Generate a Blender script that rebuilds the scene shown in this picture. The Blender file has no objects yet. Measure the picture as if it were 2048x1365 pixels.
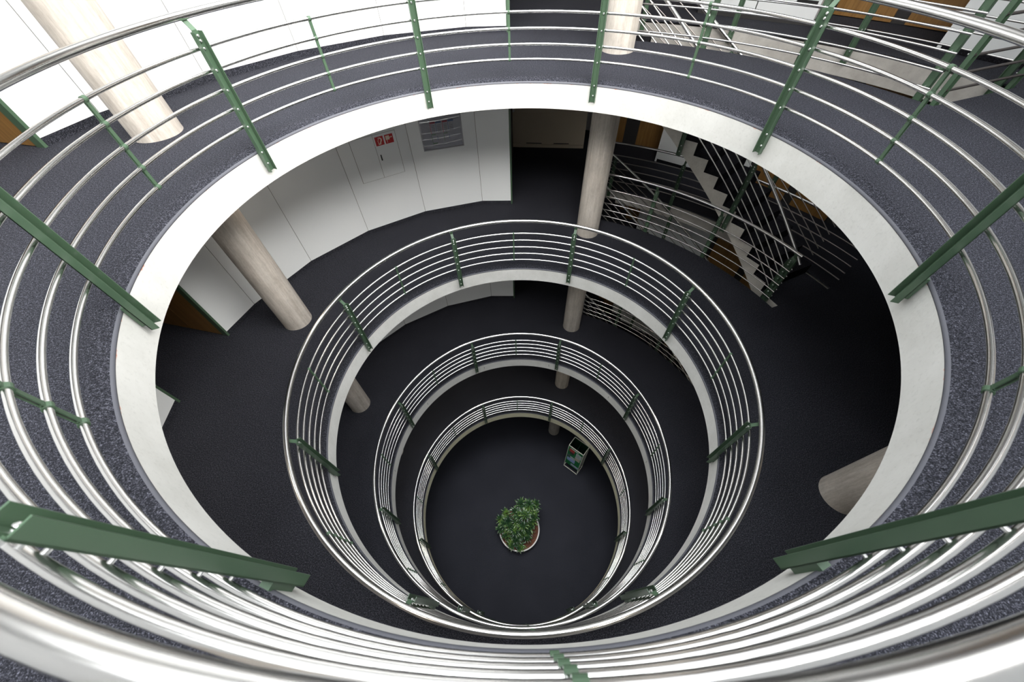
import bpy, bmesh, math, random
from mathutils import Vector, Matrix
random.seed(7)
SC = bpy.context.scene
COL = SC.collection
PI = math.pi

# ------------------------------------------------------------------ camera
F_PX = 723.8
PITCH, ROLL, YAW = math.radians(52.2712), math.radians(-2.0558), math.radians(-2.0001)
CAM = Vector((0, -2.8766, 1.7122))
fw = Vector((math.sin(YAW)*math.cos(PITCH), math.cos(YAW)*math.cos(PITCH), -math.sin(PITCH)))
rt = Vector((math.cos(YAW), -math.sin(YAW), 0)); up = rt.cross(fw)
r2 = rt*math.cos(ROLL)+up*math.sin(ROLL); u2 = -rt*math.sin(ROLL)+up*math.cos(ROLL)
cam = bpy.data.objects.new('camera', bpy.data.cameras.new('camera')); COL.objects.link(cam)
M = Matrix((r2, u2, -fw)).transposed().to_4x4(); M.translation = CAM
cam.matrix_world = M
cam.data.sensor_width = 36.0; cam.data.lens = F_PX/2048*36.0
cam.data.clip_start = 0.02; cam.data.clip_end = 200
cam.data.dof.use_dof = True; cam.data.dof.focus_distance = 6.0; cam.data.dof.aperture_fstop = 2.4
SC.camera = cam

# ------------------------------------------------------------------ light, exposure
H = 3.3237
ZL = [0.0, -H, -2*H, -3*H, -14.2]          # the four galleries and the ground floor
SKY_R = 6.6; ROOF = 5.0
W = bpy.data.worlds.new('overcast_sky'); SC.world = W; W.use_nodes = True
W.cycles.sampling_method = 'MANUAL'; W.cycles.sample_map_resolution = 256
nt = W.node_tree; bg = nt.nodes['Background']
bg.inputs[1].default_value = 1.0
# overcast sky with the veil of a hidden sun: a wide soft glow behind the photographer, to the right
SKY_BASE, GLOW, GLOW_AZ, ZENITH = 1.5, 19.5, 142.0, 17.0
def _n(t, **k):
    x = nt.nodes.new(t)
    for a_, v in k.items(): setattr(x, a_, v)
    return x
def _map(src, a0, a1, b0=0., b1=1.):
    m = _n('ShaderNodeMapRange', interpolation_type='SMOOTHSTEP'); nt.links.new(src, m.inputs[0])
    for i_, v in enumerate((a0, a1, b0, b1)): m.inputs[i_+1].default_value = v
    return m.outputs[0]
def _mul(x, y):
    m = _n('ShaderNodeMath', operation='MULTIPLY')
    for i_, v in enumerate((x, y)):
        if hasattr(v, 'links'): nt.links.new(v, m.inputs[i_])
        else: m.inputs[i_].default_value = v
    return m.outputs[0]
_tc = _n('ShaderNodeTexCoord'); _sp = _n('ShaderNodeSeparateXYZ'); nt.links.new(_tc.outputs['Generated'], _sp.inputs[0])
_fl = _n('ShaderNodeVectorMath', operation='MULTIPLY'); nt.links.new(_tc.outputs['Generated'], _fl.inputs[0]); _fl.inputs[1].default_value = (1, 1, 0)
_nm = _n('ShaderNodeVectorMath', operation='NORMALIZE'); nt.links.new(_fl.outputs[0], _nm.inputs[0])
_dt = _n('ShaderNodeVectorMath', operation='DOT_PRODUCT'); nt.links.new(_nm.outputs[0], _dt.inputs[0])
_dt.inputs[1].default_value = (math.sin(math.radians(GLOW_AZ)), math.cos(math.radians(GLOW_AZ)), 0)
_g = _mul(_mul(_map(_sp.outputs['Z'], .45, .55), _map(_sp.outputs['Z'], .62, .88, 1., 0.)), _map(_dt.outputs['Value'], -.2, .8))
_gl = _mul(_g, GLOW)
_b1 = _map(_sp.outputs['Z'], .70, .80, SKY_BASE, 4.2); _b2 = _map(_sp.outputs['Z'], .945, .975, 0., ZENITH-4.2)
_ba = _n('ShaderNodeMath', operation='ADD'); nt.links.new(_b1, _ba.inputs[0]); nt.links.new(_b2, _ba.inputs[1]); _ba = _ba.outputs[0]
_c1 = _n('ShaderNodeVectorMath', operation='SCALE'); _c1.inputs[0].default_value = (.95, .98, 1.0); nt.links.new(_ba, _c1.inputs['Scale'])
_c2 = _n('ShaderNodeVectorMath', operation='SCALE'); _c2.inputs[0].default_value = (1.0, .975, .93); nt.links.new(_gl, _c2.inputs['Scale'])
_ad = _n('ShaderNodeVectorMath', operation='ADD'); nt.links.new(_c1.outputs[0], _ad.inputs[0]); nt.links.new(_c2.outputs[0], _ad.inputs[1])
nt.links.new(_ad.outputs[0], bg.inputs[0])
SC.view_settings.view_transform = 'Standard'; SC.view_settings.look = 'None'
SC.view_settings.gamma = 1; SC.view_settings.use_curve_mapping = False
SC.view_settings.exposure = 0.0
portal = bpy.data.lights.new('skylight_portal', 'AREA'); portal.shape = 'DISK'; portal.size = 2*SKY_R; portal.cycles.is_portal = True
po = bpy.data.objects.new('skylight_portal', portal); COL.objects.link(po); po.location = (0, 0, ROOF)

# ------------------------------------------------------------------ materials
def mat(name, col, rough=.5, metal=0., spec=.5, build=None, **kw):
    m = bpy.data.materials.new(name); m.use_nodes = True
    n = m.node_tree; b = n.nodes['Principled BSDF']
    b.inputs['Base Color'].default_value = (*col, 1); b.inputs['Roughness'].default_value = rough
    b.inputs['Metallic'].default_value = metal; b.inputs['Specular IOR Level'].default_value = spec
    for k, v in kw.items(): b.inputs[k.replace('_', ' ')].default_value = v
    if build: build(n, b)
    return m
def N(n, t, **kw):
    x = n.nodes.new(t)
    for k, v in kw.items():
        if k in x.inputs: x.inputs[k].default_value = v
        else: setattr(x, k, v)
    return x
def tex(n, scale, detail=3, rough=.5, stretch=None):
    tc = N(n, 'ShaderNodeTexCoord'); t = N(n, 'ShaderNodeTexNoise')
    t.inputs['Scale'].default_value = scale; t.inputs['Detail'].default_value = detail; t.inputs['Roughness'].default_value = rough
    if stretch:
        mp = N(n, 'ShaderNodeMapping'); mp.inputs['Scale'].default_value = stretch
        n.links.new(tc.outputs['Object'], mp.inputs['Vector']); n.links.new(mp.outputs[0], t.inputs['Vector'])
    else: n.links.new(tc.outputs['Object'], t.inputs['Vector'])
    return t
def ramp(n, src, stops):
    r = N(n, 'ShaderNodeValToRGB'); e = r.color_ramp.elements
    e[0].position, e[0].color = stops[0][0], (*stops[0][1], 1); e[1].position, e[1].color = stops[-1][0], (*stops[-1][1], 1)
    for p, c in stops[1:-1]: q = e.new(p); q.color = (*c, 1)
    n.links.new(src, r.inputs[0]); return r
def mixc(n, a, b, fac, mode='MIX'):
    m = N(n, 'ShaderNodeMix'); m.data_type = 'RGBA'; m.blend_type = mode
    for s, i in ((fac, 0), (a, 6), (b, 7)):
        if hasattr(s, 'links'): n.links.new(s, m.inputs[i])
        else: m.inputs[i].default_value = s if i == 0 else (*s, 1)
    return m.outputs[2]
def bump(n, b, src, strength=.3, dist=.01):
    u = N(n, 'ShaderNodeBump'); u.inputs['Strength'].default_value = strength; u.inputs['Distance'].default_value = dist
    n.links.new(src, u.inputs['Height']); n.links.new(u.outputs[0], b.inputs['Normal'])

def carpet_nodes(base, fleck, sc=150):
    def f(n, b):
        t = tex(n, sc, 3, .7); t2 = tex(n, .9, 3)
        r = ramp(n, t.outputs[0], [(.40, tuple(c*.55 for c in base)), (.52, base), (.60, fleck), (.72, tuple(min(1, c*1.7) for c in fleck))])
        c = mixc(n, r.outputs[0], ramp(n, t2.outputs[0], [(.3, (.88,)*3), (.7, (1.1,)*3)]).outputs[0], 1.0, 'MULTIPLY')
        t4 = tex(n, 58, 3, .75)
        c = mixc(n, c, ramp(n, t4.outputs[0], [(.38, (.62,)*3), (.5, (1.,)*3), (.62, (1.75,)*3)]).outputs[0], 1.0, 'MULTIPLY')
        n.links.new(c, b.inputs['Base Color']); bump(n, b, t.outputs[0], .8, .006)
    return f
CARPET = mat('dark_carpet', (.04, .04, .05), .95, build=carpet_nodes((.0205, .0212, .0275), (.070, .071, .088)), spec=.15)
CARPET_SHADE = mat('shaded_carpet_tread', (.014, .013, .016), .95, build=carpet_nodes((.012, .0115, .014), (.026, .025, .030)), spec=.05)  # darker carpet copy: the dim stair hall's shade put into the colour
NOSING = mat('carpet_nosing', (.080, .082, .098), .6, build=lambda n, b: bump(n, b, tex(n, 260, 2).outputs[0], .5, .003))
def conc(c1, c2, stain=False):
    def f(n, b):
        t = tex(n, 2.2, 6, .65); t2 = tex(n, 38, 4, .6)
        c = ramp(n, t.outputs[0], [(.3, c1), (.7, c2)]).outputs[0]
        c = mixc(n, c, ramp(n, t2.outputs[0], [(.25, (.88,)*3), (.45, (1.,)*3)]).outputs[0], 1., 'MULTIPLY')
        if stain:    # rust-red glue smears just below the carpet, with a ragged edge of their own
            tc = N(n, 'ShaderNodeTexCoord'); sp = N(n, 'ShaderNodeSeparateXYZ'); n.links.new(tc.outputs['Object'], sp.inputs[0])
            a = N(n, 'ShaderNodeMath', operation='MULTIPLY_ADD'); n.links.new(tex(n, 9, 6, .7).outputs[0], a.inputs[0]); a.inputs[1].default_value = .085; n.links.new(sp.outputs['Z'], a.inputs[2])
            g = N(n, 'ShaderNodeMapRange'); n.links.new(a.outputs[0], g.inputs[0]); g.inputs[1].default_value = -.012; g.inputs[2].default_value = -.002; g.clamp = True
            c = mixc(n, c, (.62, .22, .14), g.outputs[0])
        n.links.new(c, b.inputs['Base Color']); bump(n, b, t2.outputs[0], .15, .01)
    return f
CONC_A = mat('white_concrete', (.8, .8, .77), .75, build=conc((.57, .57, .545), (.68, .68, .66), True), spec=.25)
CONC_B = mat('pale_concrete', (.7, .7, .67), .8, build=conc((.66, .66, .63), (.80, .80, .78)), spec=.25)
CONC_C = mat('grey_concrete', (.6, .6, .57), .8, build=conc((.66, .66, .63), (.80, .80, .78)), spec=.25)
CONC_D = mat('yellowish_concrete', (.5, .48, .36), .8, build=conc((.62, .60, .44), (.76, .74, .57)), spec=.25)
CONC_S = mat('stair_concrete', (.5, .47, .42), .8, build=conc((.50, .475, .43), (.72, .69, .64)), spec=.2)
CONC_F = mat('slab_concrete', (.4, .38, .35), .8, build=conc((.34, .32, .295), (.52, .50, .47)), spec=.2)
def board(n, b):
    t = tex(n, 16, 6, .7, (1, 1, .07)); t2 = tex(n, 4, 5, .6, (1, 1, .6)); t3 = tex(n, 55, 4, .7, (1, 1, .35))
    c = ramp(n, t.outputs[0], [(.30, (.40, .355, .31)), (.5, (.50, .455, .405)), (.70, (.62, .58, .53))]).outputs[0]
    c = mixc(n, c, ramp(n, t2.outputs[0], [(.3, (.86,)*3), (.7, (1.10,)*3)]).outputs[0], 1., 'MULTIPLY')
    c = mixc(n, c, ramp(n, t3.outputs[0], [(.3, (.85,)*3), (.6, (1.,)*3)]).outputs[0], 1., 'MULTIPLY')
    n.links.new(c, b.inputs['Base Color']); bump(n, b, t.outputs[0], .35, .012)
COLUMN = mat('board_marked_concrete', (.5, .45, .4), .8, build=board, spec=.25)
STEEL = mat('brushed_stainless', (.76, .75, .74), .20, 1.0)
BOLT = mat('bright_zinc', (.85, .85, .84), .3, .9)
BACKLIT = mat('backlit_dark_tube', (.10, .085, .08), .45, .7)  # backlit darkness of the radial rails put into the base colour
SHADED_STEEL = mat('shaded_steel_tube', (.30, .28, .265), .38, 1.0)  # steel with the stairwell's shade put into its colour
GREEN = mat('green_paint', (.062, .108, .066), .36, build=lambda n, b: bump(n, b, tex(n, 300, 2).outputs[0], .06, .002))
WHITE = mat('white_laminate', (.80, .82, .83), .32, spec=.4, build=lambda n, b: n.links.new(ramp(n, tex(n, .8, 2).outputs[0], [(.3, (.79, .81, .82)), (.7, (.82, .835, .84))]).outputs[0], b.inputs['Base Color']))
BACK = mat('joint_backing_board', (.16, .14, .12), .9)  # dark board behind the panel joints
PLASTER = mat('white_plaster', (.82, .82, .80), .85)
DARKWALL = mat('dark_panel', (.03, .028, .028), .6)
def wood(n, b):
    t = tex(n, 5, 6, .6, (3, 3, .15)); t2 = tex(n, 60, 4, .6, (1, 1, .05))
    c = ramp(n, t.outputs[0], [(.3, (.23, .115, .032)), (.7, (.33, .175, .055))]).outputs[0]
    c = mixc(n, c, ramp(n, t2.outputs[0], [(.3, (.8,)*3), (.7, (1.1,)*3)]).outputs[0], 1., 'MULTIPLY')
    n.links.new(c, b.inputs['Base Color'])
WOOD = mat('orange_wood', (.25, .12, .04), .42, build=wood)
CREAM = mat('cream_cupboard', (.55, .47, .36), .5)
BLACK = mat('black_plastic', (.012, .012, .012), .5)
RED = mat('sign_red', (.48, .02, .025), .4)
SIGNW = mat('sign_white', (.72, .62, .50), .5)
PAPER = mat('poster_paper', (.42, .43, .50), .35)
GLASS = mat('frame_glass', (1, 1, 1), .02, spec=.6, Transmission_Weight=1.0, IOR=1.45)
ALU = mat('grey_aluminium', (.35, .35, .37), .35, .8)
def flat(name, c, r=.6): return mat(name, c, r)
POT = mat('white_fibre_cement', (.80, .76, .72), .6)
SOIL = mat('clay_granules', (.12, .05, .03), .95, build=lambda n, b: (n.links.new(ramp(n, tex(n, 45, 3).outputs[0], [(.35, (.05, .02, .012)), (.65, (.24, .095, .055))]).outputs[0], b.inputs['Base Color']), bump(n, b, tex(n, 45, 3).outputs[0], 1, .02)))
BARK = mat('plant_stem', (.16, .13, .07), .8)
def leafn(n, b):
    t = tex(n, 4.0, 2)
    n.links.new(ramp(n, t.outputs[0], [(.36, (.020, .055, .026)), (.52, (.050, .115, .040)), (.64, (.15, .26, .060))]).outputs[0], b.inputs['Base Color'])
LEAF = mat('glossy_leaf', (.04, .12, .03), .28, build=leafn)

# ------------------------------------------------------------------ helpers
def P(R, a, z): a = math.radians(a); return Vector((R*math.sin(a), R*math.cos(a), z))
def tag(o, label=None, cat=None, group=None, kind=None):
    if label: o['label'] = label
    if cat: o['category'] = cat
    if group: o['group'] = group
    if kind: o['kind'] = kind
    return o
def link_mesh(name, bm, m, parent=None, smooth=False, angle=35):
    me = bpy.data.meshes.new(name); bmesh.ops.recalc_face_normals(bm, faces=bm.faces); bm.to_mesh(me); bm.free()
    for x in (m if isinstance(m, (list, tuple)) else [m]): me.materials.append(x)
    if smooth:
        for p in me.polygons: p.use_smooth = True
        try: me.set_sharp_from_angle(angle=math.radians(angle))
        except Exception: pass
    o = bpy.data.objects.new(name, me); COL.objects.link(o)
    if parent: o.parent = parent
    return o
def empty(name, loc=(0, 0, 0), rz=0):
    o = bpy.data.objects.new(name, None); COL.objects.link(o); o.location = loc; o.rotation_euler = (0, 0, rz); o.empty_display_size = .1; return o
def copy_tree(o, parent=None):
    c = o.copy(); COL.objects.link(c); c.parent = parent
    for ch in [x for x in o.children]: copy_tree(ch, c)
    return c
def S(name, bm, m, **k):
    return tag(link_mesh(name, bm, m, **k), kind='structure')
def prism(bm, pts, z0, z1, mi=0):
    n = len(pts); a = [bm.verts.new((p[0], p[1], z0)) for p in pts]; b = [bm.verts.new((p[0], p[1], z1)) for p in pts]
    fs = [bm.faces.new(a[::-1]), bm.faces.new(b)] + [bm.faces.new((a[i], a[(i+1) % n], b[(i+1) % n], b[i])) for i in range(n)]
    for f in fs: f.material_index = mi
def sector(bm, R0, R1, a0, a1, z0, z1, step=1.5, mi=0):
    full = abs(a1-a0) > 359.9; n = max(1, int(math.ceil((a1-a0)/step)))
    rings = []
    for i in range(n if full else n+1):
        a = a0+(a1-a0)*i/n
        rings.append([bm.verts.new(P(R, a, z)) for R, z in ((R0, z0), (R1, z0), (R1, z1), (R0, z1))])
    m = len(rings)
    for i in range(n):
        u, v = rings[i], rings[(i+1) % m]
        for j in range(4):
            f = bm.faces.new((u[j], u[(j+1) % 4], v[(j+1) % 4], v[j])); f.material_index = mi
    if not full: bm.faces.new(rings[0]); bm.faces.new(rings[-1][::-1])
def revolve(bm, prof, n=288, a0=0, a1=360):
    full = a1-a0 > 359.9; cnt = n if full else n+1
    rs = [[bm.verts.new(P(R, a0+(a1-a0)*i/n, z)) for R, z in prof] for i in range(cnt)]
    for i in range(n):
        u, v = rs[i], rs[(i+1) % cnt]
        for j in range(len(prof)-1): bm.faces.new((u[j], u[j+1], v[j+1], v[j]))
def tube(bm, pts, r, seg=12, closed=False, cap=True):
    n = len(pts); rings = []
    prev = None
    for i, p in enumerate(pts):
        if closed: t = (pts[(i+1) % n]-pts[i-1]).normalized()
        else: t = (pts[min(i+1, n-1)]-pts[max(i-1, 0)]).normalized()
        if prev is None:
            ref = Vector((0, 0, 1)) if abs(t.z) < .9 else Vector((1, 0, 0)); x = t.cross(ref).normalized()
        else: x = (prev-t*prev.dot(t)).normalized()
        prev = x; y = t.cross(x)
        rr = r[i] if isinstance(r, (list, tuple)) else r
        rings.append([bm.verts.new(p+(x*math.cos(2*PI*k/seg)+y*math.sin(2*PI*k/seg))*rr) for k in range(seg)])
    for i in range(n if closed else n-1):
        u, v = rings[i], rings[(i+1) % n]
        for k in range(seg): bm.faces.new((u[k], u[(k+1) % seg], v[(k+1) % seg], v[k]))
    if cap and not closed: bm.faces.new(rings[0][::-1]); bm.faces.new(rings[-1])
def box(bm, c, s, ax=None, mi=0):
    """box centred at c with full sizes s, axes ax (x,y,z vectors)"""
    X, Y, Z = ax or (Vector((1, 0, 0)), Vector((0, 1, 0)), Vector((0, 0, 1))); c = Vector(c)
    v = [bm.verts.new(c+X*(s[0]/2*i)+Y*(s[1]/2*j)+Z*(s[2]/2*k)) for i in (-1, 1) for j in (-1, 1) for k in (-1, 1)]
    for q in ((0, 1, 3, 2), (4, 6, 7, 5), (0, 4, 5, 1), (2, 3, 7, 6), (0, 2, 6, 4), (1, 5, 7, 3)):
        f = bm.faces.new([v[i] for i in q]); f.material_index = mi
def arc(R, a0, a1, z, step=1.25):
    n = max(2, int(abs(a1-a0)/step)); return [P(R, a0+(a1-a0)*i/n, z) for i in range(n+1)]
def B(): return bmesh.new()

RS = 2.961            # slab edge radius
T = 0.36              # slab thickness
VA0, VA1 = 20.1, 69.5 # stairwell void, from and to
RV0, RV1 = 5.0, 6.42
ROUT = 9.7
W0 = -1.98            # the building's own grid is turned by this much
LEVEL = ['top gallery', 'second gallery down', 'third gallery down', 'lowest gallery']

# ------------------------------------------------------------------ floors and slabs
EDGE = [CONC_A, CONC_B, CONC_C, CONC_D]
def plates(bm, z0, z1, Rin):
    sector(bm, Rin, RV0, 0, 360, z0, z1)
    sector(bm, RV0, RV1, VA1, VA0+360, z0, z1)
    sector(bm, RV1, ROUT, 0, 360, z0, z1, 3)
for i in range(4):
    z = ZL[i]
    b = B(); plates(b, -.02, 0, RS+.12)
    prof = [(RS+.12-.110*k/12, -.034*(k/12)**2.0) for k in range(13)]
    revolve(b, prof)
    o = S('floor', b, CARPET, smooth=True); o.location.z = z
    b = B(); revolve(b, [(RS+.0115, -.0322), (RS+.005, -.0375), (RS+.001, -.043), (RS-.001, -.050), (RS-.001, -.056), (RS+.01, -.058)])
    o = S('trim_%d' % (i+1), b, NOSING, smooth=True, angle=80); o.location.z = z
    b = B(); plates(b, -T, -.045, RS+.03)
    sector(b, RS, RS+.03, 0, 360, -T, -.055, 1.25, 1)
    o = S('ceiling', b, [CONC_F, EDGE[i], PLASTER]); o.location.z = z
    for p in o.data.polygons:
        if p.normal.z < -.5: p.material_index = 2  # unseen undersides made white to bounce light onto the floors
for i in (2, 3):
    b = B()
    for k in range(10):
        a = W0+18+36*k; q = P(RS-.001, a, -.19); d = P(1, a, 0); t_ = Vector((d.y, -d.x, 0))
        box(b, q, (.002, .008, .10), (d, t_, Vector((0, 0, 1))))
    S('trim_%d' % (9+i), b, BLACK).location.z = ZL[i]
b = B(); sector(b, .001, ROUT, 0, 360, -.05, 0, 3); o = S('floor', b, CARPET); o.location.z = ZL[4]
# unseen roof, opening shaped to steer the light: wide behind the photographer, closer in over the walls and the stair hall
b = B(); sector(b, SKY_R, ROUT, 70, 230, 0, .3, 3); sector(b, 4.4, ROUT, 230, 430, 0, .3, 3); o = S('ceiling', b, PLASTER); o.location.z = ROOF
b = B(); sector(b, ROUT, ROUT+.15, 0, 360, ZL[4], ROOF+.1, 3); S('wall_unseen_shell', b, PLASTER)  # unseen shell, added so sky light enters only through the roof opening

# ------------------------------------------------------------------ walls
RW = 5.43
def facet(bm, R, a0, a1, z0, z1, gap=.004, th=.04, mi=0):
    p0, p1 = P(R, a0, 0), P(R, a1, 0); d = (p1-p0).normalized(); n = Vector((d.y, -d.x, 0))
    if n.dot(p0) < 0: n = -n
    a, c = p0+d*gap, p1-d*gap
    prism(bm, [(q.x, q.y) for q in (a, c, c+n*th, a+n*th)], z0, z1, mi)
def facet2(bm, R, a0, a1, z0, z1, gap=.004, th=.04, mi=0, top=False):
    # the top floor's lining stands a few centimetres closer on the left
    q = lambda a: R-(.0 if not top or a > -30 or a < -92 else min(.17, .17*(-30-a)/47))
    p0, p1 = P(q(a0), a0, 0), P(q(a1), a1, 0); d = (p1-p0).normalized(); n = Vector((d.y, -d.x, 0))
    if n.dot(p0) < 0: n = -n
    a, c = p0+d*gap, p1-d*gap
    prism(bm, [(v.x, v.y) for v in (a, c, c+n*th, a+n*th)], z0, z1, mi)
def wall_run(angs, z, ztop, name, R=RW):
    tp = z == 0
    b = B()
    for a0, a1 in zip(angs[:-1], angs[1:]):
        facet2(b, R, a0, a1, .085, ztop-z, top=tp)
    for a0, a1 in zip(angs[:-1], angs[1:]): facet2(b, R+.012, a0, a1, 0, ztop-z, -.004, .12, 1, tp)
    o = S(name, b, [WHITE, BACK]); o.location.z = z
    b = B()
    for a0, a1 in zip(angs[:-1], angs[1:]): facet2(b, R+.004, a0, a1, 0, .082, -.001, .01, 0, tp)
    k = S('baseboard_'+name.split('_')[1], b, CARPET); k.location.z = z
    return o
def radial(bm, a, R0, R1, z0, z1, th=.05, off=0., mi=0):
    d = P(1, a, 0); t = Vector((d.y, -d.x, 0))
    c = d*((R0+R1)/2)+t*off; box(bm, (c.x, c.y, (z0+z1)/2), (R1-R0, th, z1-z0), (d, t, Vector((0, 0, 1))), mi)
LEFT = [W0-75.2+.0, W0-67.5-.0, W0-52.5, W0-37.5, W0-22.5, W0-7.5]
LEFT = [-77.2, -69.5, -54.5, -39.5, -24.5, -9.5]
FAR_L = [-180+22-7.5, -151.5, -136.5, -121.5, -106.5, -91.6]
dn = 1
for i in range(5):
    z = ZL[i]; zt = ROOF if i == 0 else ZL[i-1]-T
    wall_run(LEFT, z, zt, 'wall_left'); wall_run(FAR_L, z, zt, 'wall_left')
    # last straight piece of the left wall, ending at the corridor
    b = B(); p0 = P(RW, -9.5, 0); p1 = Vector((-.19, 5.345, 0)); d = (p1-p0).normalized(); n = Vector((-d.y, d.x, 0)); n = n if n.y > 0 else -n
    prism(b, [(q.x, q.y) for q in (p0+d*.004, p1, p1+n*.04, p0+n*.04+d*.004)], .085, zt-z)
    prism(b, [(q.x, q.y) for q in (p0+n*.012, p1+n*.012, p1+n*.13, p0+n*.13)], 0, zt-z, 1)
    o = S('wall_back', b, [WHITE, BACK]); o.location.z = z
    b = B(); prism(b, [(q.x, q.y) for q in (p0+n*.004, p1+n*.004, p1+n*.013, p0+n*.013)], 0, .082); S('baseboard_back', b, CARPET).location.z = z
    # green edge strips at the wall ends
    b = B(); box(b, (-.168, 5.40, (zt-z)/2), (.035, .13, zt-z)); S('trim_6', b, GREEN).location.z = z
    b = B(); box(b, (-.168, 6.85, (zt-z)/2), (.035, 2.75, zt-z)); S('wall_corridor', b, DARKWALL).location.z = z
    b = B(); radial(b, -77.2, RW-.01-(.17 if i == 0 else 0), RW+.11-(.17 if i == 0 else 0), 0, zt-z, .035, .0); S('trim_7', b, GREEN).location.z = z
    b = B(); radial(b, -91.6, RW-.01, RW+.10, 0, zt-z, .035, .0); S('trim_8', b, GREEN).location.z = z
    # wooden doors in the side of the left recess, and its white return
    for q, (R0, R1) in enumerate(((RW+.11-(.17 if i == 0 else 0), 6.20), (6.215, 7.05))):
        b = B(); radial(b, -77.2, R0, R1, .01, zt-z, .05, .012)
        S('door_%d' % (q+1), b, WOOD).location.z = z
    b = B(); radial(b, -91.6, RW+.10, 8.2, 0, zt-z, .08, -.04); S('wall_recess', b, WHITE).location.z = z
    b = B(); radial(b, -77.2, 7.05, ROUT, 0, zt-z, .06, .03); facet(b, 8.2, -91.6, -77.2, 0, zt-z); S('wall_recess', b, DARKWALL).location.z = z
    # back of the corridor: two cream cupboards stand there on every level
    ZW = zt-z
    # stair hall outer walls
    b = B()
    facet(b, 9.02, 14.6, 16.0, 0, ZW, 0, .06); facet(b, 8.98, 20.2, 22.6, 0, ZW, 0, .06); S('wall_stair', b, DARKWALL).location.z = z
    for a0, a1 in ((15.6, 20.3), (22.5, 27.4)):
        b = B(); facet(b, 9.0, a0, a1, .012, ZW, .004, .05); S('door_%d' % (3 if a0 < 20 else 4), b, WOOD).location.z = z
    b = B(); facet(b, 8.3, 27.6, 43.4, .08, ZW, 0, .05); radial(b, 27.6, 8.3, 9.1, 0, ZW, .05); S('wall_stair', b, WHITE).location.z = z
    b = B(); facet(b, 8.31, 27.6, 43.4, 0, .08, 0, .02); S('baseboard_stair', b, CARPET_SHADE).location.z = z
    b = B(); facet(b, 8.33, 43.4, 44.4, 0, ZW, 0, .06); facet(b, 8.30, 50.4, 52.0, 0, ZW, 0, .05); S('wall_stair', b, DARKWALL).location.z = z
    for a0, a1 in ((44.2, 50.5), (51.9, 57.8)):
        b = B(); facet(b, 8.25, a0, a1, .012, ZW, .004, .05); S('door_%d' % (5 if a0 < 50 else 6), b, WOOD).location.z = z
    b = B(); facet(b, 7.15, 58.5, 66.5, .08, ZW, 0, .05); facet(b, 7.15, 66.5, 74.5, .08, ZW, 0, .05); facet(b, 7.15, 74.5, 82, .08, ZW, 0, .05) if i == 0 else None
    radial(b, 58.5, 7.15, 8.3, 0, ZW, .05)
    if i == 0: S('wall_stair', b, WHITE).location.z = z; b = B(); [facet(b, 7.16, a, a+8, 0, .08, 0, .02) for a in (58.5, 66.5)]; S('baseboard_stair', b, CARPET_SHADE).location.z = z
    else: b.free(); b = B(); [facet(b, 8.3, a, a+6.5, 0, ZW, 0, .05) for a in (57.8, 64.3, 70.8)]; S('wall_stair', b, DARKWALL).location.z = z  # dark panels: the stair hall's darkness put into the wall colour
    # right side
    b = B(); [facet(b, 8.2, a, a+7.5, 0, ZW, 0, .06) for a in (74.5, 82, 89.5)]; radial(b, 97, 5.43, 8.2, 0, ZW, .06); S('wall_right', b, DARKWALL).location.z = z  # dark panels: the unlit depth put into the wall colour
    wall_run([97, 112, 127, 142, 157, 172, 187, 195.5], z, zt, 'wall_right')

# ------------------------------------------------------------------ columns
def column_profile(h):
    b = B(); r = .245
    prof = [(r, .0), (r, h)]; n = 40
    lo = [b.verts.new((math.cos(2*PI*k/n)*(r+.004), math.sin(2*PI*k/n)*(r+.004), 0)) for k in range(n)]
    rr = [r+(.0022 if k % 2 else 0) for k in range(n)]
    m1 = [b.verts.new((math.cos(2*PI*k/n)*rr[k], math.sin(2*PI*k/n)*rr[k], .03)) for k in range(n)]
    m2 = [b.verts.new((math.cos(2*PI*k/n)*rr[k], math.sin(2*PI*k/n)*rr[k], h)) for k in range(n)]
    for u, v in ((lo, m1), (m1, m2)):
        for k in range(n): b.faces.new((u[k], u[(k+1) % n], v[(k+1) % n], v[k]))
    b.faces.new(lo[::-1]); b.faces.new(m2); return b
where = {0: 'beside the stairwell opening', 1: 'on the right side of the gallery', 2: 'behind the near railing', 3: 'in front of the white wall on the left'}
lvn = ['topmost gallery floor', 'second gallery floor', 'third gallery floor', 'lowest gallery floor', 'ground floor']
for i in range(5):
    z = ZL[i]; zt = ROOF if i == 0 else ZL[i-1]-T
    for k, a in enumerate((20.5, 110.5, 200.5, -69.5)):
        if k in (1, 2) and i > 1: continue
        c = P(4.43, a, z); o = link_mesh('column', column_profile(zt-z), COLUMN, smooth=True, angle=60); o.location = c
        o.rotation_euler.z = random.random()*3
        if i == 0 and k == 3: o.location = P(4.32, -70.2, 0)
        tag(o, 'round board-marked concrete column on the %s, %s' % (lvn[i], where[k]), 'column', 'concrete columns around the atrium')

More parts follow.
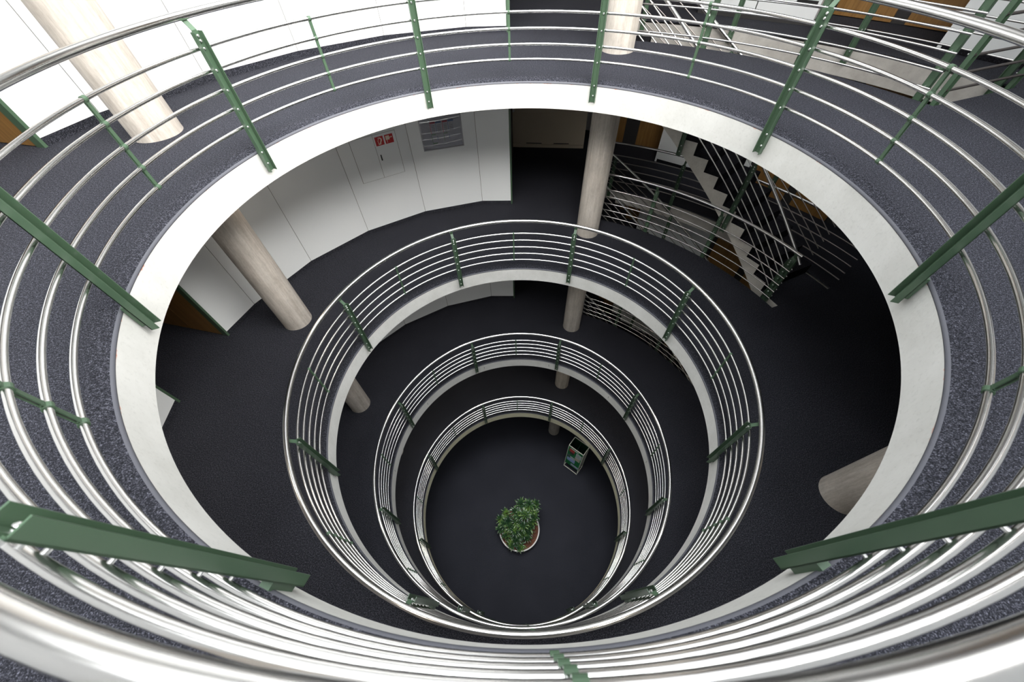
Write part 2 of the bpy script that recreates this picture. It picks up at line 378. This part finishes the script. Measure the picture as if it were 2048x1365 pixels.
# ------------------------------------------------------------------ railings
HR, RR = .030, .0150
RAILZ = [.8377-.1578*k for k in range(5)]
def post_mesh(zb=-.235, zt=.955, w=.080, d=.049, t=.006):
    """channel post: web in the local XZ plane at y=0, flanges towards -y (the void)"""
    b = B(); h = zt-zb; zc = (zb+zt)/2
    box(b, (0, -t/2, zc), (w, t, h)); box(b, (-(w-t)/2, -d/2, zc), (t, d, h)); box(b, ((w-t)/2, -d/2, zc), (t, d, h)); box(b, (0, .0165, zb+.13), (w*.6, .033, .18)); return b
def bolt_mesh(r=.0115, back=.03):
    b = B(); n = 10
    for y0, y1, rr0, rr1 in ((-.005, -.009, r, r), (-.009, -.015, r, r*.55), (0, back, r*.62, r*.62)):
        u = [b.verts.new((rr0*math.cos(2*PI*k/n), y0, rr0*math.sin(2*PI*k/n))) for k in range(n)]
        v = [b.verts.new((rr1*math.cos(2*PI*k/n), y1, rr1*math.sin(2*PI*k/n))) for k in range(n)]
        for k in range(n): b.faces.new((u[k], u[(k+1) % n], v[(k+1) % n], v[k]))
        b.faces.new(v); b.faces.new(u[::-1])
    return b
def bracket_mesh(dy, ztop, w=.046, t=.007, z0=.845):
    """cranked flat bar from the post web up to the handrail, which sits dy outwards"""
    b = B(); path = [(-.006, z0), (-.006, .965), (dy, 1.03), (dy, ztop-.026)]
    L = []; R_ = []
    for i, (y, z) in enumerate(path):
        for lst, s in ((L, -1), (R_, 1)):
            lst.append((b.verts.new((s*w/2, y-t/2, z)), b.verts.new((s*w/2, y+t/2, z))))
    for i in range(len(path)-1):
        a, c, e, g = L[i], L[i+1], R_[i], R_[i+1]
        b.faces.new((a[0], e[0], g[0], c[0])); b.faces.new((a[1], c[1], g[1], e[1])); b.faces.new((a[0], c[0], c[1], a[1])); b.faces.new((e[0], e[1], g[1], g[0]))
    b.faces.new((L[0][0], L[0][1], R_[0][1], R_[0][0])); b.faces.new((L[-1][0], R_[-1][0], R_[-1][1], L[-1][1]))
    box(b, (0, dy, ztop-.026), (.075, .036, .006)); return b
def make_post(parent, loc, rz, dy=.056, ztop=1.10, rails=RAILZ, zb=-.235, anchors=(-.045, -.160), bracket=True, back=.03, ptop=.955):
    p = link_mesh('post', post_mesh(zb, ptop), GREEN, parent); p.location = loc; p.rotation_euler.z = rz
    if bracket: link_mesh('bracket', bracket_mesh(dy, ztop), GREEN, p)
    zs = list(rails)+list(anchors)+([.892, .926] if bracket else [])
    b0 = link_mesh('bolt', bolt_mesh(back=back), BOLT, p, smooth=True)
    b0.location = (0, -.004 if zs[0] < .85 else -.011, zs[0])
    for zz in zs[1:]:
        c = b0.copy(); COL.objects.link(c); c.parent = p; c.location = (0, -.012 if zz > .85 else -.004, zz)
    return p
def clip_mesh():
    b = B(); n = 16; w = .030
    for k in range(n):   # strap looped round the rail (rail axis = local x)
        a0, a1 = 2*PI*k/n, 2*PI*(k+1)/n
        q = []
        for a in (a0, a1):
            for r in (RR+.0005, RR+.006): q.append((r*math.cos(a), r*math.sin(a)))
        i0, o0, i1, o1 = q
        vs = [[b.verts.new((x, y, zz)) for (y, zz) in (i0, o0, o1, i1)] for x in (-w/2, w/2)]
        b.faces.new(vs[0]); b.faces.new(vs[1][::-1])
        b.faces.new((vs[0][1], vs[1][1], vs[1][2], vs[0][2])); b.faces.new((vs[0][0], vs[0][3], vs[1][3], vs[1][0]))
    return b
def stiffener_mesh():
    b = B()
    for k in range(4):
        z1, z0 = RAILZ[k]-RR-.002, RAILZ[k+1]+RR+.002
        for y in (-.0065, .0065): box(b, (0, y, (z0+z1)/2), (.028, .005, z1-z0))
        box(b, (0, 0, z1-.012), (.028, .020, .004)); box(b, (0, 0, z0+.012), (.028, .020, .004))
    return b
def tab_bolt():
    return bolt_mesh(.004, .012)
RRAIL, RHAND, RPOST = 2.962, 2.974, 2.927
def ring_railing(lv):
    z = ZL[lv]; root = empty('railing', (0, 0, z))
    tag(root, ['large circular railing nearest the camera, around the topmost opening', 'second circular railing down, just inside the widest white ring',
               'third circular railing down, second smallest of the rings', 'smallest circular railing at the bottom, around the potted plant'][lv], 'railing', 'circular railings of the atrium')
    if lv == 0: root.scale = (.9952, 1.0075, 1); root.location.y = .0117
    hz = 1.055 if lv == 0 else 1.10
    b = B(); tube(b, [Vector((RHAND*math.sin(2*PI*k/288), RHAND*math.cos(2*PI*k/288)*(1.0038 if lv == 0 else 1)+(.0138 if lv == 0 else 0), hz)) for k in range(288)], HR, 24, True); link_mesh('handrail', b, STEEL, root, True, 80)
    for zz in RAILZ:
        b = B(); tube(b, [P(RRAIL, 360*k/240, zz) for k in range(240)], RR, 16 if lv < 2 else 10, True); link_mesh('rail', b, STEEL, root, True, 80)
    p0 = None; s0 = None
    for k in range(8):
        a = W0+22.5+45*k; loc = P(RPOST, a, 0); rz = -math.radians(a)
        if p0 is None: p0 = make_post(root, loc, rz, ztop=hz, dy=.05 if lv == 0 else .042)
        else: c = copy_tree(p0, root); c.location = loc; c.rotation_euler.z = rz
        a = W0+45*k; loc = P(RRAIL, a, 0); rz = -math.radians(a)
        if s0 is None:
            s0 = link_mesh('stiffener', stiffener_mesh(), GREEN, root); s0.location = loc; s0.rotation_euler.z = rz
            c0 = link_mesh('clip', clip_mesh(), GREEN, s0, True, 40); c0.location.z = RAILZ[0]
            for zz in RAILZ[1:]:
                c = c0.copy(); COL.objects.link(c); c.parent = s0; c.location.z = zz
        else: c = copy_tree(s0, root); c.location = loc; c.rotation_euler.z = rz
    return root
for lv in range(4): ring_railing(lv)

# stairwell guards: inner arc, outer arc, straight radial
HANDZ = 1.10
GZ = [.77-.16*k for k in range(5)]
for lv in range(3):
    z = ZL[lv]
    root = empty('stairwell_railing', (0, 0, z))
    tag(root, 'curved stairwell guard rail on the atrium side of the stair, %s' % LEVEL[lv], 'railing', 'curved guards on the atrium side of the stair')
    b = B(); tube(b, arc(4.985, 19.5, 68.2, HANDZ), .026, 16); link_mesh('handrail', b, STEEL, root, True, 80)
    for zz in GZ: b = B(); tube(b, arc(4.975, 18.5, 68.0, zz), .0115, 10); link_mesh('rail', b, STEEL, root, True, 80)
    for a in (18.2, 34.6, 50.0, 67.0):
        make_post(root, P(5.04, a, 0), -math.radians(a)+PI, dy=.05, rails=GZ, zb=-.30, anchors=(-.10, -.22), back=.04)
    root = empty('stairwell_railing', (0, 0, z))
    tag(root, 'curved stairwell guard rail on the far edge of the stair void, %s' % LEVEL[lv], 'railing', 'curved guards on the far side of the stair void')
    b = B(); tube(b, arc(6.47, 19.2, 69.5, HANDZ), .026, 16); link_mesh('handrail', b, STEEL, root, True, 80)
    for zz in RAILZ: b = B(); tube(b, arc(6.44, 19.2, 69.5, zz), .0115, 10); link_mesh('rail', b, STEEL if lv == 0 else SHADED_STEEL, root, True, 80)  # lower levels get the steel copy with shade in its colour
    for a in (19.6, 35.5, 51.7, 68.0) if lv == 0 else (19.6, 35.5, 51.7): make_post(root, P(6.40, a, 0), -math.radians(a), rails=RAILZ, zb=-.2)
z = 0
root = empty('stairwell_railing', (0, 0, 0))
tag(root, 'straight guard rail with rails coloured dark as if backlit across the head of the stair void, top right', 'railing')
d = P(1, VA1, 0); t = Vector((d.y, -d.x, 0))
for zz in GZ: b = B(); tube(b, [P(R, VA1, zz)-t*.03 for R in (5.06, 5.6, 6.4)], .0145, 10); link_mesh('rail', b, BACKLIT, root, True, 80)
b = B(); tube(b, [P(R, VA1, HANDZ)-t*.03 for R in (5.06, 5.6, 6.42)], .026, 16); link_mesh('handrail', b, STEEL, root, True, 80)
for R in (5.06, 6.36): make_post(root, P(R, VA1-.6, 0), -math.radians(VA1)+PI/2, rails=GZ, zb=-.30, anchors=(-.10, -.22))

# ------------------------------------------------------------------ stairs
DA, A1 = 3.19, 64.8
RSI, RSO = 5.12, 6.34
def stair(lv):
    """flight from level lv+1 up to level lv, curved inside the void"""
    zb = ZL[lv+1]; n = 15; hh = (ZL[lv]-zb)/n
    root = empty('staircase', (0, 0, zb))
    tag(root, ['curved concrete staircase rising to the topmost gallery, steps seen inside the widest ring', 'curved concrete staircase rising to the second gallery',
               'curved concrete staircase rising to the third gallery, mostly hidden', 'curved concrete staircase rising from the ground floor, hidden under the galleries'][lv], 'staircase', 'staircases in the round well')
    b = B(); slope = hh/DA
    def soff(a): return max(-T, hh+(A1-a)*slope-.43-.0)
    # one continuous saw-toothed body
    cols = []
    segs = [(VA1, A1, 0.0)]+[(A1-DA*k, A1-DA*(k+1), hh*(k+1)) for k in range(n-1)]
    for (a0, a1, zt) in segs:
        m = 3
        for j in range(m):
            u0, u1 = a0+(a1-a0)*j/m, a0+(a1-a0)*(j+1)/m
            cols.append((u0, u1, zt))
    for (u0, u1, zt) in cols:
        s0, s1 = soff(u0), soff(u1); zt2 = zt-.012
        v = [b.verts.new(P(R, a, zz)) for R in (RSI, RSO) for a, zz in ((u0, s0), (u1, s1), (u1, zt2), (u0, zt2))]
        for q in ((0, 1, 2, 3), (4, 7, 6, 5), (0, 4, 5, 1), (3, 2, 6, 7), (0, 3, 7, 4), (1, 5, 6, 2)): b.faces.new([v[i] for i in q])
    link_mesh('flight', b, CONC_S, root)
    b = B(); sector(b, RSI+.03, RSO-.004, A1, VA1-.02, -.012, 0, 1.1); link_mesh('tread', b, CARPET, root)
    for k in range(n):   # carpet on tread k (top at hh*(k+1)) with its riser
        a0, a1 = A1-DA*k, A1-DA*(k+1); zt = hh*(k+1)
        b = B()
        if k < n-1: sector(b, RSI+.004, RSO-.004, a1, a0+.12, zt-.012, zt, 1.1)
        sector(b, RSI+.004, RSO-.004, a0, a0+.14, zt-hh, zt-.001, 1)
        link_mesh('tread', b, CARPET_SHADE, root)
    def hel(R, off, a0, a1):
        m = 40; return [P(R, a0+(a1-a0)*j/m, hh+(A1-(a0+(a1-a0)*j/m))*slope+off) for j in range(m+1)]
    aE = A1-DA*(n-1)
    for R, nm in ((RSI-.035, 'in'), (RSO+.02, 'out')):
        b = B(); tube(b, hel(R, HANDZ-.18, 68.2, aE-.5), .026, 16); link_mesh('handrail', b, STEEL, root, True, 80)
        for zz in RAILZ: b = B(); tube(b, hel(R, zz-.12, 67.6 if nm == 'in' else 64, aE), .0110 if nm == 'in' else .009, 10); link_mesh('rail', b, STEEL if nm == 'in' else SHADED_STEEL, root, True, 80)
        for a in ((66.6, 51.5, 36.5, 21.5) if nm == 'in' else (51.5, 36.5, 21.5)):
            zz = hh+(A1-a)*slope-.12
            p = make_post(root, P(R+(-.04 if nm == 'in' else .04), a, zz), -math.radians(a)+(PI if nm == 'out' else 0), rails=RAILZ, zb=-.34, anchors=(-.16, -.26), dy=.045, ztop=1.04, ptop=.93)
for lv in range(3): stair(lv)

# ------------------------------------------------------------------ corridor cupboards
for i in (1,):
    root = empty('cupboard', (.87, 8.30, ZL[i]), math.radians(-5))
    tag(root, 'cream two-door cupboard at the dark corridor end, right of the white curved wall', 'cupboard')
    b = B(); box(b, (0, .22, 1.2), (2.12, .40, 2.4)); link_mesh('body', b, CREAM, root)
    b = B(); box(b, (0, .012, .04), (2.12, .02, .10)); link_mesh('plinth', b, CREAM, root)
    for s in (-1, 1):
        b = B(); box(b, (s*.53, .0, 1.24), (1.0, .03, 2.26)); dd = link_mesh('door', b, CREAM, root)
        b = B(); box(b, (s*.40, -.02, .135), (.45, .012, .018)); link_mesh('vent_slot', b, BLACK, dd)
    b = B(); box(b, (-1.0, -.03, 1.02), (.05, .012, .12)); tube(b, [Vector((-1.0+.035*math.cos(t), -.05, 1.0+.035*math.sin(t))) for t in [2*PI*j/14 for j in range(14)]], .007, 6, True); link_mesh('handle', b, BOLT, dd)
# low white cupboards across the stair void, top gallery
root = empty('cupboard', (0, 0, 0)); tag(root, 'long white cupboard with black grip slots beyond the stair void, top gallery', 'cupboard')
for a0, a1 in ((28.5, 36.2), (36.3, 44)):
    b = B(); facet(b, 7.2, a0, a1, .08, 2.3, .003, .45); dd = link_mesh('cabinet', b, WHITE, root)
    p0, p1 = P(7.19, a0, 0), P(7.19, a1, 0)
    for s0, s1 in ((.12, .42), (.62, .95)):
        q0, q1 = p0.lerp(p1, s0), p0.lerp(p1, s1); e = (q1-q0).normalized(); b = B()
        box(b, ((q0+q1)/2)+Vector((0, 0, .30)), ((q1-q0).length, .02, .035), (e, Vector((-e.y, e.x, 0)), Vector((0, 0, 1)))); link_mesh('grip_slot', b, BLACK, dd)
b = B(); facet(b, 7.22, 28.5, 44, 0, .08, 0, .4); link_mesh('plinth', b, DARKWALL, root)

# ------------------------------------------------------------------ hydrant cabinet with signs, second gallery
def on_facet(a0, a1, s, z, out=0.):
    p0, p1 = P(RW, a0, 0), P(RW, a1, 0); d = (p1-p0).normalized(); n = Vector((d.y, -d.x, 0)); n = n if n.dot(p0) < 0 else -n
    q = p0.lerp(p1, s)+n*out; q.z = z; return q, d, n
def panel(bm, a0, a1, s0, s1, z0, z1, out, th, mi=0):
    q0, d, n = on_facet(a0, a1, s0, 0); q1, _, _ = on_facet(a0, a1, s1, 0)
    c = (q0+q1)/2+n*(out+th/2); c.z = (z0+z1)/2; box(bm, c, ((q1-q0).length, th, z1-z0), (d, n, Vector((0, 0, 1))), mi)
zB = ZL[1]
root = empty('hydrant_cabinet', (0, 0, zB)); tag(root, 'flush white wall cabinet with two red fire signs, in the white curved wall', 'cabinet')
b = B()
for s0, s1, z0, z1 in ((.165, .18, 1.115, 2.0), (.832, .847, 1.115, 2.0), (.165, .847, 1.115, 1.133), (.165, .847, 1.982, 2.0)): panel(b, -39.5, -24.5, s0, s1, z0, z1, .001, .006)
link_mesh('frame', b, WHITE, root)
b = B(); panel(b, -39.5, -24.5, .18, .832, 1.13, 1.985, .0005, .002); link_mesh('recess', b, BACK, root)
b = B(); panel(b, -39.5, -24.5, .186, .503, 1.140, 1.975, .002, .008); link_mesh('door', b, WHITE, root)
b = B(); panel(b, -39.5, -24.5, .508, .826, 1.140, 1.975, .002, .008); d2 = link_mesh('door', b, WHITE, root)
b = B(); panel(b, -39.5, -24.5, .540, .556, 1.485, 1.595, .010, .010); link_mesh('latch', b, BLACK, d2)
def poly_on(bm, a0, a1, s0, s1, z0, z1, out, pts, mi=0):
    q0, d, n = on_facet(a0, a1, s0, 0); q1, _, _ = on_facet(a0, a1, s1, 0)
    vs = []
    for u, v in pts:
        q = q0.lerp(q1, u)+n*out; q.z = z0+(z1-z0)*v; vs.append(bm.verts.new(q))
    f = bm.faces.new(vs); e = bmesh.ops.extrude_face_region(bm, geom=[f]); bmesh.ops.translate(bm, vec=n*.0015, verts=[g for g in e['geom'] if isinstance(g, bmesh.types.BMVert)])
for s0, s1, kind in ((.527, .645, 0), (.667, .785, 1)):
    b = B(); panel(b, -39.5, -24.5, s0, s1, 1.768, 1.932, .0105, .004); sg = link_mesh('sign', b, RED, root)
    b = B(); A = (-39.5, -24.5, s0, s1, 1.768, 1.932, .0148)
    if kind == 0:   # gloved hand pressing / extinguisher outline
        pts = [(.30, .12), (.62, .10), (.66, .30), (.80, .50), (.82, .72), (.66, .88), (.42, .90), (.34, .80), (.50, .80), (.62, .74), (.66, .62), (.58, .44), (.50, .34), (.50, .24), (.36, .24), (.36, .54), (.28, .60), (.24, .56), (.30, .50)]
        poly_on(b, *A, pts); poly_on(b, *A, [(.38, .58), (.46, .70), (.44, .76), (.32, .66)])
    else:           # hose reel: square drum, nozzle and pull rod
        poly_on(b, *A, [(.10, .42), (.56, .42), (.56, .88), (.10, .88)]); poly_on(b, *A, [(.20, .10), (.26, .10), (.26, .42), (.20, .42)])
        poly_on(b, *A, [(.56, .58), (.70, .60), (.70, .68), (.56, .70)])
        poly_on(b, *A, [(.80+.08*math.cos(t), .66+.08*math.sin(t)) for t in [2*PI*j/12 for j in range(12)]])
    link_mesh('pictogram', b, SIGNW, sg)
# ------------------------------------------------------------------ framed notice
root = empty('framed_notice', (0, 0, zB)); tag(root, 'framed glazed escape plan with coloured boxes, hanging on the white curved wall', 'notice')
A0 = (-24.5, -9.5); z0, z1 = 1.457, 2.62; s0, s1 = .185, .797
b = B()
for u0, u1, v0, v1 in ((s0, s0+.014, z0, z1), (s1-.014, s1, z0, z1), (s0, s1, z0, z0+.02), (s0, s1, z1-.02, z1)): panel(b, *A0, u0, u1, v0, v1, .001, .026)
link_mesh('frame', b, ALU, root)
b = B(); panel(b, *A0, s0+.013, s1-.013, z0+.018, z1-.018, .003, .006); pp = link_mesh('sheet', b, PAPER, root)
b = B(); panel(b, *A0, s0+.014, s1-.014, z0+.019, z1-.019, .020, .003); link_mesh('glass', b, GLASS, root)
def at_uv(u0, u1, v0, v1, m, nm):
    b = B(); S_ = s1-s0; panel(b, *A0, s0+S_*u0, s0+S_*u1, z0+(z1-z0)*v0, z0+(z1-z0)*v1, .0092, .0012); link_mesh(nm, b, m, pp)
cR, cB, cG, cD, cT = flat('print_red', (.35, .05, .08)), flat('print_blue', (.10, .16, .34)), flat('print_green', (.13, .24, .13)), flat('print_dark', (.10, .10, .13)), flat('print_teal', (.04, .13, .11))
for u in (.25, .54):
    at_uv(u, u+.27, .475, .487, cD, 'heading'); at_uv(u, u+.125, .435, .462, cR, 'red_bar'); at_uv(u+.135, u+.27, .435, .462, cB, 'blue_bar')
    at_uv(u, u+.012, .27, .43, cR, 'red_line'); at_uv(u+.13, u+.142, .30, .43, cB, 'blue_line'); at_uv(u, u+.10, .25, .265, cG, 'green_bar')
    at_uv(u, u+.012, .12, .24, cG, 'green_line'); at_uv(u+.13, u+.142, .16, .22, cB, 'blue_line')
    for r in range(5): at_uv(u+.03, u+.11, .30+.025*r, .307+.025*r, cD, 'text_line'); at_uv(u+.16, u+.25, .30+.025*r, .307+.025*r, cD, 'text_line')
at_uv(.25, .37, .10, .118, cG, 'green_bar'); at_uv(.62, .79, .55, .66, cT, 'photo')
for r in range(6): at_uv(.20, .20+.05+.03*(r % 3), .52+.035*r, .53+.035*r, cD, 'text_line')
for r in range(3): at_uv(.42, .56-.02*r, .55+.02*r, .557+.02*r, cD, 'text_line')
b = B(); S_ = s1-s0; q, d, n = on_facet(*A0, s0+S_*.47, z0+(z1-z0)*.72, .0095)
for k in range(20):
    if k in (4, 5): continue
    a_, c_ = 2*PI*k/20, 2*PI*(k+1)/20
    vs = [b.verts.new(q+d*(r*math.cos(t))+Vector((0, 0, 1))*(r*math.sin(t))) for r, t in ((.075, a_), (.125, a_), (.125, c_), (.075, c_))]
    b.faces.new(vs)
link_mesh('ring_diagram', b, cG, pp)

# ------------------------------------------------------------------ ground floor: planter and display stand
zE = ZL[4]
root = empty('potted_plant', (-.078, -.065, zE)); tag(root, 'bushy dark green plant in a round white planter on the ground floor', 'plant')
b = B(); revolve(b, [(.68, 0), (.71, .06), (.765, .36), (.785, .40), (.78, .415), (.745, .415), (.735, .40), (.73, .33)], 64); link_mesh('planter', b, POT, root, True, 40)
b = B(); n = 64
rows = [[b.verts.new(P(.735*j/8, 360*k/n, .345+.02*math.sin(7*j+k*1.3)*(j < 8)+.02*(1-j/8))) for k in range(n)] for j in range(1, 9)]
c0 = b.verts.new((0, 0, .37))
for k in range(n):
    b.faces.new((c0, rows[0][k], rows[0][(k+1) % n]))
    for j in range(7): b.faces.new((rows[j][k], rows[j+1][k], rows[j+1][(k+1) % n], rows[j][(k+1) % n]))
link_mesh('soil', b, SOIL, root, True, 80)
tips = []
def unproj(px, py, z):
    d = fw*F_PX+r2*(px-1024)-u2*(py-682.5); t = (z-CAM.z)/d.z; return CAM+d*t
for px, py, h in ((1058, 1008, 1.95), (1042, 1006, 1.75), (1072, 1008, 1.6), (1030, 1022, 1.7), (1050, 1030, 2.05), (1070, 1030, 1.5), (1012, 1026, 1.05), (1000, 1038, .95), (1016, 1044, 1.15),
                  (1033, 1042, 1.5), (1046, 1052, 1.55), (1030, 1062, 1.2), (1000, 1058, .8), (1062, 1052, 1.2), (1046, 1068, 1.0), (1032, 1080, .8), (1054, 1076, .85), (1022, 1092, .62), (1040, 1096, .6), (1012, 1072, .75), (1066, 1042, 1.3), (1020, 1054, 1.1), (1056, 1064, 1.0), (1008, 1048, 1.0), (1039, 1030, 1.8), (1058, 1020, 1.7)):
    p = unproj(px, py, zE+h)-Vector(root.location); tips.append(p)
b = B()
for k, base in enumerate(((-.2, -.15), (.15, .1), (-.05, .25), (.1, -.25), (-.3, .15))):
    mine = [t for j, t in enumerate(tips) if j % 5 == k]
    root0 = Vector((base[0], base[1], .34)); hub = sum(mine, Vector())/len(mine); hub = root0.lerp(hub, .5)
    tube(b, [root0, root0.lerp(hub, .5)+Vector((.01, .01, 0)), hub], [.022, .018, .014], 7)
    for t in mine: tube(b, [hub, hub.lerp(t, .55)+Vector((0, 0, -.03)), t], [.013, .010, .006], 6)
link_mesh('stem', b, BARK, root, True)
b = B(); rnd = random.Random(3)
def leaf(p, d, L, w):
    side = d.cross(Vector((0, 0, 1))).normalized(); upv = side.cross(d).normalized(); prev = None
    for s, ww, dr in ((.0, .10, 0), (.2, .65, .012), (.5, 1., .0), (.8, .6, -.05), (1., .03, -.11)):
        c = p+d*(L*s)+Vector((0, 0, dr*L*2)); row = [b.verts.new(c-side*w*ww+upv*w*ww*.35), b.verts.new(c), b.verts.new(c+side*w*ww+upv*w*ww*.35)]
        if prev:
            b.faces.new((prev[0], prev[1], row[1], row[0])); b.faces.new((prev[1], prev[2], row[2], row[1]))
        prev = row
for t in tips:
    out = (t-Vector((0, 0, .3))).normalized()*.5+Vector((0, 0, .4))
    for wv in range(4):
        p = t-out.normalized()*(.075*wv)
        for j in range(9):
            a = 2*PI*(j+rnd.random()*.6)/9+wv; el = (1.05, .60, .25, -.1)[wv]+rnd.uniform(-.2, .2)
            d = (Vector((math.cos(a)*math.cos(el), math.sin(a)*math.cos(el), math.sin(el)))+out*.25).normalized()
            leaf(p, d, rnd.uniform(.21, .34), rnd.uniform(.017, .023))
link_mesh('foliage', b, LEAF, root, True, 80)

A_, B_ = Vector((1.886, 2.527, 0)), Vector((2.393, 2.118, 0)); X = (B_-A_).normalized(); Y = Vector((-X.y, X.x, 0))
if Y.dot(A_) < 0: Y = -Y
DEP, BW, BH = .42, (B_-A_).length, 2.28
root = empty('display_stand', (A_.x, A_.y, zE), math.atan2(X.y, X.x)); tag(root, 'tall green and white display bin with posters, standing on the ground floor', 'display stand')
FR = mat('cream_frame', (.78, .78, .66), .45); PG = mat('poster_green', (.010, .20, .055), .4); DG = mat('dark_green_inside', (.008, .045, .022), .5)
b = B(); t = .022
for x in (0, BW):
    for y in (0, DEP): box(b, (x, y, BH/2), (t, t, BH))
for zz in (.03, BH):
    for y in (0, DEP): box(b, (BW/2, y, zz), (BW, t, t*1.3))
    for x in (0, BW): box(b, (x, DEP/2, zz), (t, DEP, t*1.3))
link_mesh('frame', b, FR, root)
b = B(); box(b, (BW/2, -.004, 1.37), (BW-.02, .012, 1.75)); fp = link_mesh('front_panel', b, PG, root)
for x in (.012, BW-.012):
    b = B(); box(b, (x, DEP/2, 1.37), (.012, DEP-.02, 1.75)); link_mesh('side_panel', b, DG if x < .1 else FR, root)
b = B(); box(b, (BW/2, DEP-.004, 1.37), (BW-.02, .012, 1.75)); link_mesh('back_panel', b, DG, root)
b = B(); box(b, (BW/2, DEP/2, .55), (BW-.03, DEP-.03, .02)); link_mesh('shelf', b, DG, root)
b = B(); box(b, (BW/2, DEP/2, 1.55), (.012, DEP-.03, 1.2)); link_mesh('divider', b, DG, root)
def sticker(x0, x1, z0, z1, c, nm):
    b = B(); box(b, ((x0+x1)/2*BW, -.0125, (z0+z1)/2), ((x1-x0)*BW, .004, z1-z0)); link_mesh(nm, b, flat(nm+'_print', c), fp)
sticker(.15, .72, 2.14, 2.18, (.7, .75, .72), 'title_strip'); sticker(.10, .46, 1.86, 2.10, (.50, .06, .05), 'red_poster'); sticker(.16, .44, 1.66, 1.85, (.06, .05, .045), 'dark_poster')
sticker(.58, .95, 1.66, 2.05, (.55, .62, .62), 'white_poster'); sticker(.56, .92, 1.36, 1.62, (.50, .47, .38), 'beige_poster'); sticker(.06, .26, 1.30, 1.48, (.10, .10, .14), 'dark_leaflet')
sticker(.26, .62, 1.22, 1.42, (.45, .52, .58), 'grey_leaflet'); sticker(.08, .64, .92, 1.20, (.33, .44, .75), 'blue_poster'); sticker(.42, .97, .60, .76, (.42, .45, .60), 'lower_strip')
for x0, x1, zz in ((.62, .86, 1.95), (.62, .80, 1.90), (.62, .84, 1.82), (.62, .78, 1.77)): sticker(x0, x1, zz, zz+.018, (.12, .13, .14), 'text_line')

# ------------------------------------------------------------------ unseen lamps added to light the lower floors
def lamp(R, a, z, power, col, r, label):  # added fill lamp, out of view under a slab
    root = empty('unseen_fill_lamp', P(R, a, z)); tag(root, label, 'lamp')
    b = B(); revolve(b, [(.001, 0), (r, 0), (r, -.05), (r-.01, -.06)], 40); link_mesh('housing', b, ALU, root)
    m = mat('fill_lamp_glass', (.9, .9, .9), .5); bs = m.node_tree.nodes['Principled BSDF']; bs.inputs['Emission Color'].default_value = (*col, 1); bs.inputs['Emission Strength'].default_value = power
    b = B(); revolve(b, [(.001, -.062), (r-.012, -.062), (r-.01, -.055)], 40); link_mesh('diffuser', b, m, root)
spots = [(25, 'near the top column'), (70, 'on the right'), (115, 'at the lower right'), (160, 'near the bottom right'), (205, 'near the bottom left'), (250, 'at the lower left'), (295, 'on the left'), (335, 'near the upper left')]
for a, w in spots: lamp(4.1, a, ZL[3]-T, 9.0, (.88, .94, 1.), .18, 'unseen round cool-white fill lamp over the ground floor, '+w)
for a, w in spots: lamp(4.1, a, ZL[2]-T, 34., (1., .93, .78), .16, 'unseen round warm-white fill lamp over the lowest gallery, '+w)
for a, w in spots: lamp(4.1, a, ZL[1]-T, 28., (1., .97, .92), .16, 'unseen round white fill lamp over the third gallery, '+w)
for a, w in spots[3:7]: lamp(4.1, a, -T, 34., (1., .88, .74), .16, 'unseen round warm-white fill lamp over the second gallery, '+w)
